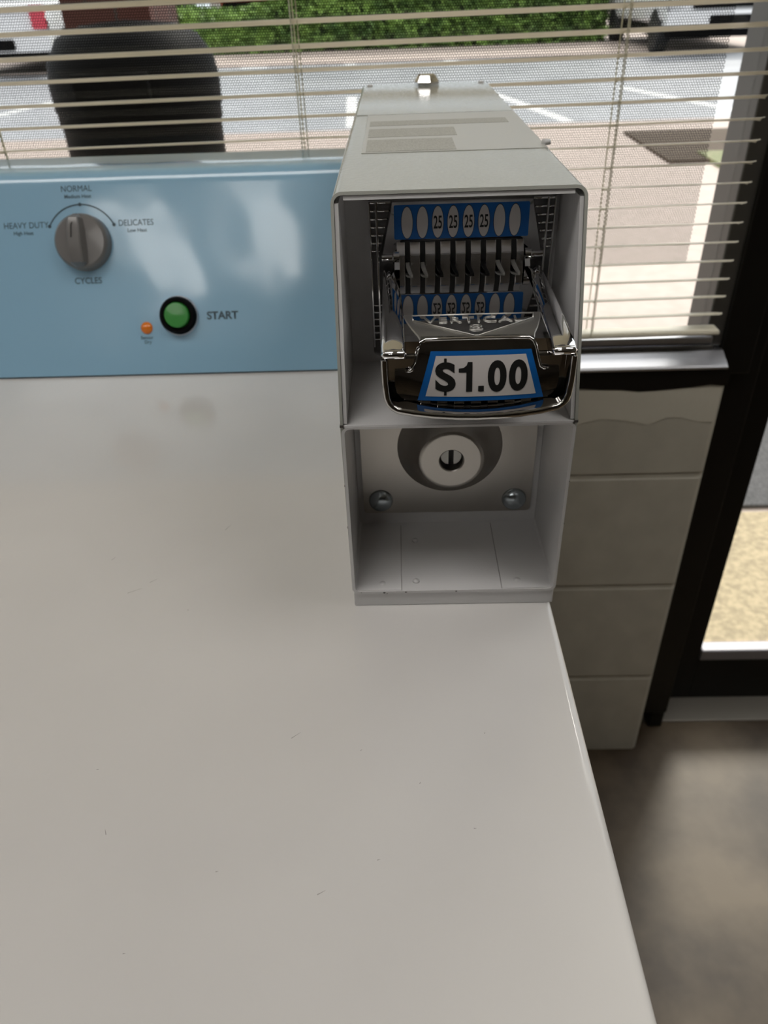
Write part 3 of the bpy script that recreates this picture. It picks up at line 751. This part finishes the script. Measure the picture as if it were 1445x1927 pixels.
for i in range(len(tri)):
    a, b = tri[i], tri[(i + 1) % len(tri)]; tube(bm, [(a[0], a[1], zt + .0001), (b[0], b[1], zt + .0001)], .00035, 6)
obj('arrow_rim', bm, M['satin'], pv, smooth=True)
# front face: hat-shaped curved plate
def face_pt(x, z, h=0):
    t = max(0, min(1, (0 - z) / .029))
    y = YLIP - .0058 * math.sin(t * pi / 2) ** .8 - .0030 * (1 - min(1, (x / .034) ** 2)) * (.25 + .75 * t) - h
    return Vector((x, y, z))
def front_face():
    bm = bmesh.new()
    rows = [(.0006, .0262, 0), (-.0006, .0266, 1), (-.0030, .0272, 1), (-.0060, .0276, 1), (-.0090, .0282, 1), (-.0118, .0292, 1), (-.0130, .0300, 1)]
    low = [(-.0131, .0385), (-.0170, .0387), (-.0200, .0386), (-.0236, .0378), (-.0264, .0355), (-.0276, .0325)]
    n = 24; R = []
    for z, hw, _ in rows: R.append([face_pt(-hw + 2 * hw * i / n, z if _ else z, 0) for i in range(n + 1)])
    for z, hw in low: R.append([face_pt(-hw + 2 * hw * i / n, z, 0) for i in range(n + 1)])
    F = [[bm.verts.new(p) for p in r] for r in R]; K = [[bm.verts.new((p.x, p.y + .004, p.z)) for p in r] for r in R]
    for G, fl in ((F, 0), (K, 1)):
        for a, b in zip(G, G[1:]):
            for i in range(n): bm.faces.new((a[i], a[i + 1], b[i + 1], b[i]))
    for i in range(n):
        bm.faces.new((F[0][i], F[0][i + 1], K[0][i + 1], K[0][i])); bm.faces.new((F[-1][i], F[-1][i + 1], K[-1][i + 1], K[-1][i]))
    for a, b in zip(range(len(F) - 1), range(1, len(F))):
        for e in (0, n): bm.faces.new((F[a][e], F[b][e], K[b][e], K[a][e]))
    return bm
ff = obj('front_face', front_face(), M['dchrome'], cs, auto=45)
bm = bmesh.new(); pts = []
for x, z in ((-.0335, -.0132), (-.0312, -.0132), (-.0298, -.0122), (-.0286, -.0085), (-.0274, -.0035), (-.0262, -.0008), (-.0240, .0005), (-.016, .0007), (0, .0008), (.016, .0007), (.0240, .0005), (.0262, -.0008), (.0274, -.0035), (.0286, -.0085), (.0298, -.0122), (.0312, -.0132), (.0335, -.0132)):
    p = face_pt(x, z, -.0002); pts.append(p)
tube(bm, pts, .0008, 8); obj('lip', bm, M['chrome'], ff, smooth=True)
# $1.00 sticker bent over the face
def strip(outl, h, mm, name, parent, **k):
    bm = bmesh.new(); n = 16; m_ = 8; (xl0, zl0), (xr0, zr0), (xr1, zr1), (xl1, zl1) = outl
    G = []
    for j in range(m_ + 1):
        v = j / m_; row = []
        for i in range(n + 1):
            u = i / n
            xa = xl0 + (xl1 - xl0) * v; xb = xr0 + (xr1 - xr0) * v; za = zl0 + (zl1 - zl0) * v; zb_ = zr0 + (zr1 - zr0) * v
            x = xa + (xb - xa) * u; z = za + (zb_ - za) * u
            # rounded corners
            row.append(bm.verts.new(face_pt(x, z, h)))
        G.append(row)
    for a, b in zip(G, G[1:]):
        for i in range(n): bm.faces.new((a[i], a[i + 1], b[i + 1], b[i]))
    return obj(name, bm, mm, parent, smooth=True, **k)
st = strip([(-.0216, -.0042), (.0250, -.0042), (.0320, -.0272), (-.0280, -.0272)], .0003, M['label_blue'], 'price_sticker', cs, label='white price sticker with a blue border reading $1.00')
strip([(-.0192, -.0062), (.0226, -.0062), (.0282, -.0250), (-.0242, -.0250)], .00045, M['label_white'], 'sticker_field', st)
def bendf(co): return face_pt(co.x, co.z, .00062)
PH, PZ = .0136, -.0157
for ch, xa, xb in (('S', -.0196, -.0100), ('0', .0050, .0138), ('0', .0149, .0237)):
    text('price_digit', ch, PH * (.94 if ch == 'S' else 1), ((xa + xb) / 2, 0, PZ), X, (0, 0, 1), M['ink'], st, width=xb - xa, bold=.04, depth=0, bend=bendf)
def flat(poly, name):
    bm = bmesh.new(); bm.faces.new([bm.verts.new((x, 0, z)) for x, z in poly]); bmesh.ops.triangulate(bm, faces=bm.faces)
    for _ in range(2): bmesh.ops.subdivide_edges(bm, edges=[e for e in bm.edges if e.calc_length() > .001], cuts=2)
    bmesh.ops.triangulate(bm, faces=bm.faces)
    for v in bm.verts: v.co = face_pt(v.co.x, v.co.z, .00064)
    obj(name, bm, M['ink'], st)
flat([(-.0086 + x * PH, PZ - PH / 2 + z * PH) for x, z in ((.26, 0), (.47, 0), (.47, 1), (.31, 1), (.27, .89), (.16, .81), (0, .79), (0, .66), (.26, .66))], 'price_digit')
flat([(.0006, PZ - PH / 2), (.0033, PZ - PH / 2), (.0033, PZ - PH / 2 + .0027), (.0006, PZ - PH / 2 + .0027)], 'price_point')
bm = bmesh.new(); bm.faces.new([bm.verts.new(face_pt(x, z, .00066)) for x, z in ((-.0154, -.0243), (-.0142, -.0243), (-.0142, -.0072), (-.0154, -.0072))]); obj('price_text', bm, M['ink'], st)
# U-shaped front frame below the rails
def uframe():
    bm = bmesh.new(); path = []
    pts = [(-.0434, -.0040), (-.0434, -.008), (-.0432, -.016), (-.0426, -.0225), (-.0418, -.0254), (-.0403, -.0273), (-.0378, -.0290), (-.030, -.0302), (-.02, -.0311), (-.01, -.0316), (0, -.0318)]
    pts = pts + [(-x, z) for x, z in reversed(pts[:-1])]
    n = len(pts); rings = []
    for i, (x, z) in enumerate(pts):
        a = Vector(pts[max(i - 1, 0)]); b = Vector(pts[min(i + 1, n - 1)]); t = (b - a).normalized(); nr = Vector((t.y, -t.x))   # outward normal
        if nr.dot(Vector((x, z + .01))) < 0: nr = -nr
        k = max(0, min(1, (-z - .004) / .03)); yc = FRY - .001 - .0040 * k * (1 - (x / .044) ** 2) - .0022 * k
        out, inn = .0014, -.0016 - .0003 * k
        ring = []
        for o_, y_ in ((inn, .012), (out, .012), (out, .0000), (out * .8, -.0014), (out * .4, -.0020), (inn * .6, -.0020), (inn * .9, -.0014), (inn, -.0002)):
            ring.append((x + nr.x * o_, yc + y_, z + nr.y * o_))
        rings.append(ring)
    loft(bm, rings); return bm
obj('front_frame', uframe(), M['dchrome'], cs, auto=60)
obj('frame_void', B(-.0415, .0415, FRY + .0085, FRY + .011, -.0292, -.0125), M['black'], cs)
bm = bmesh.new()
for i in range(9):
    x = -.032 + .008 * i; p = face_pt(x, -.0276, -.001)
    box(bm, x - .0024, x + .0024, p.y, p.y + .004, -.0294, -.0270, bev=.0003)
obj('face_tabs', bm, M['chrome'], cs)
# under-body of the slide
obj('slide_body', B(-.0430, .0430, -.1100, -.001, -.020, -.0062, bev=.0015), M['dchrome'], cs)
obj('guide_block', B(-.040, .040, -.10, -.001, -.0300, -.019, bev=.002), M['satin'], cs)
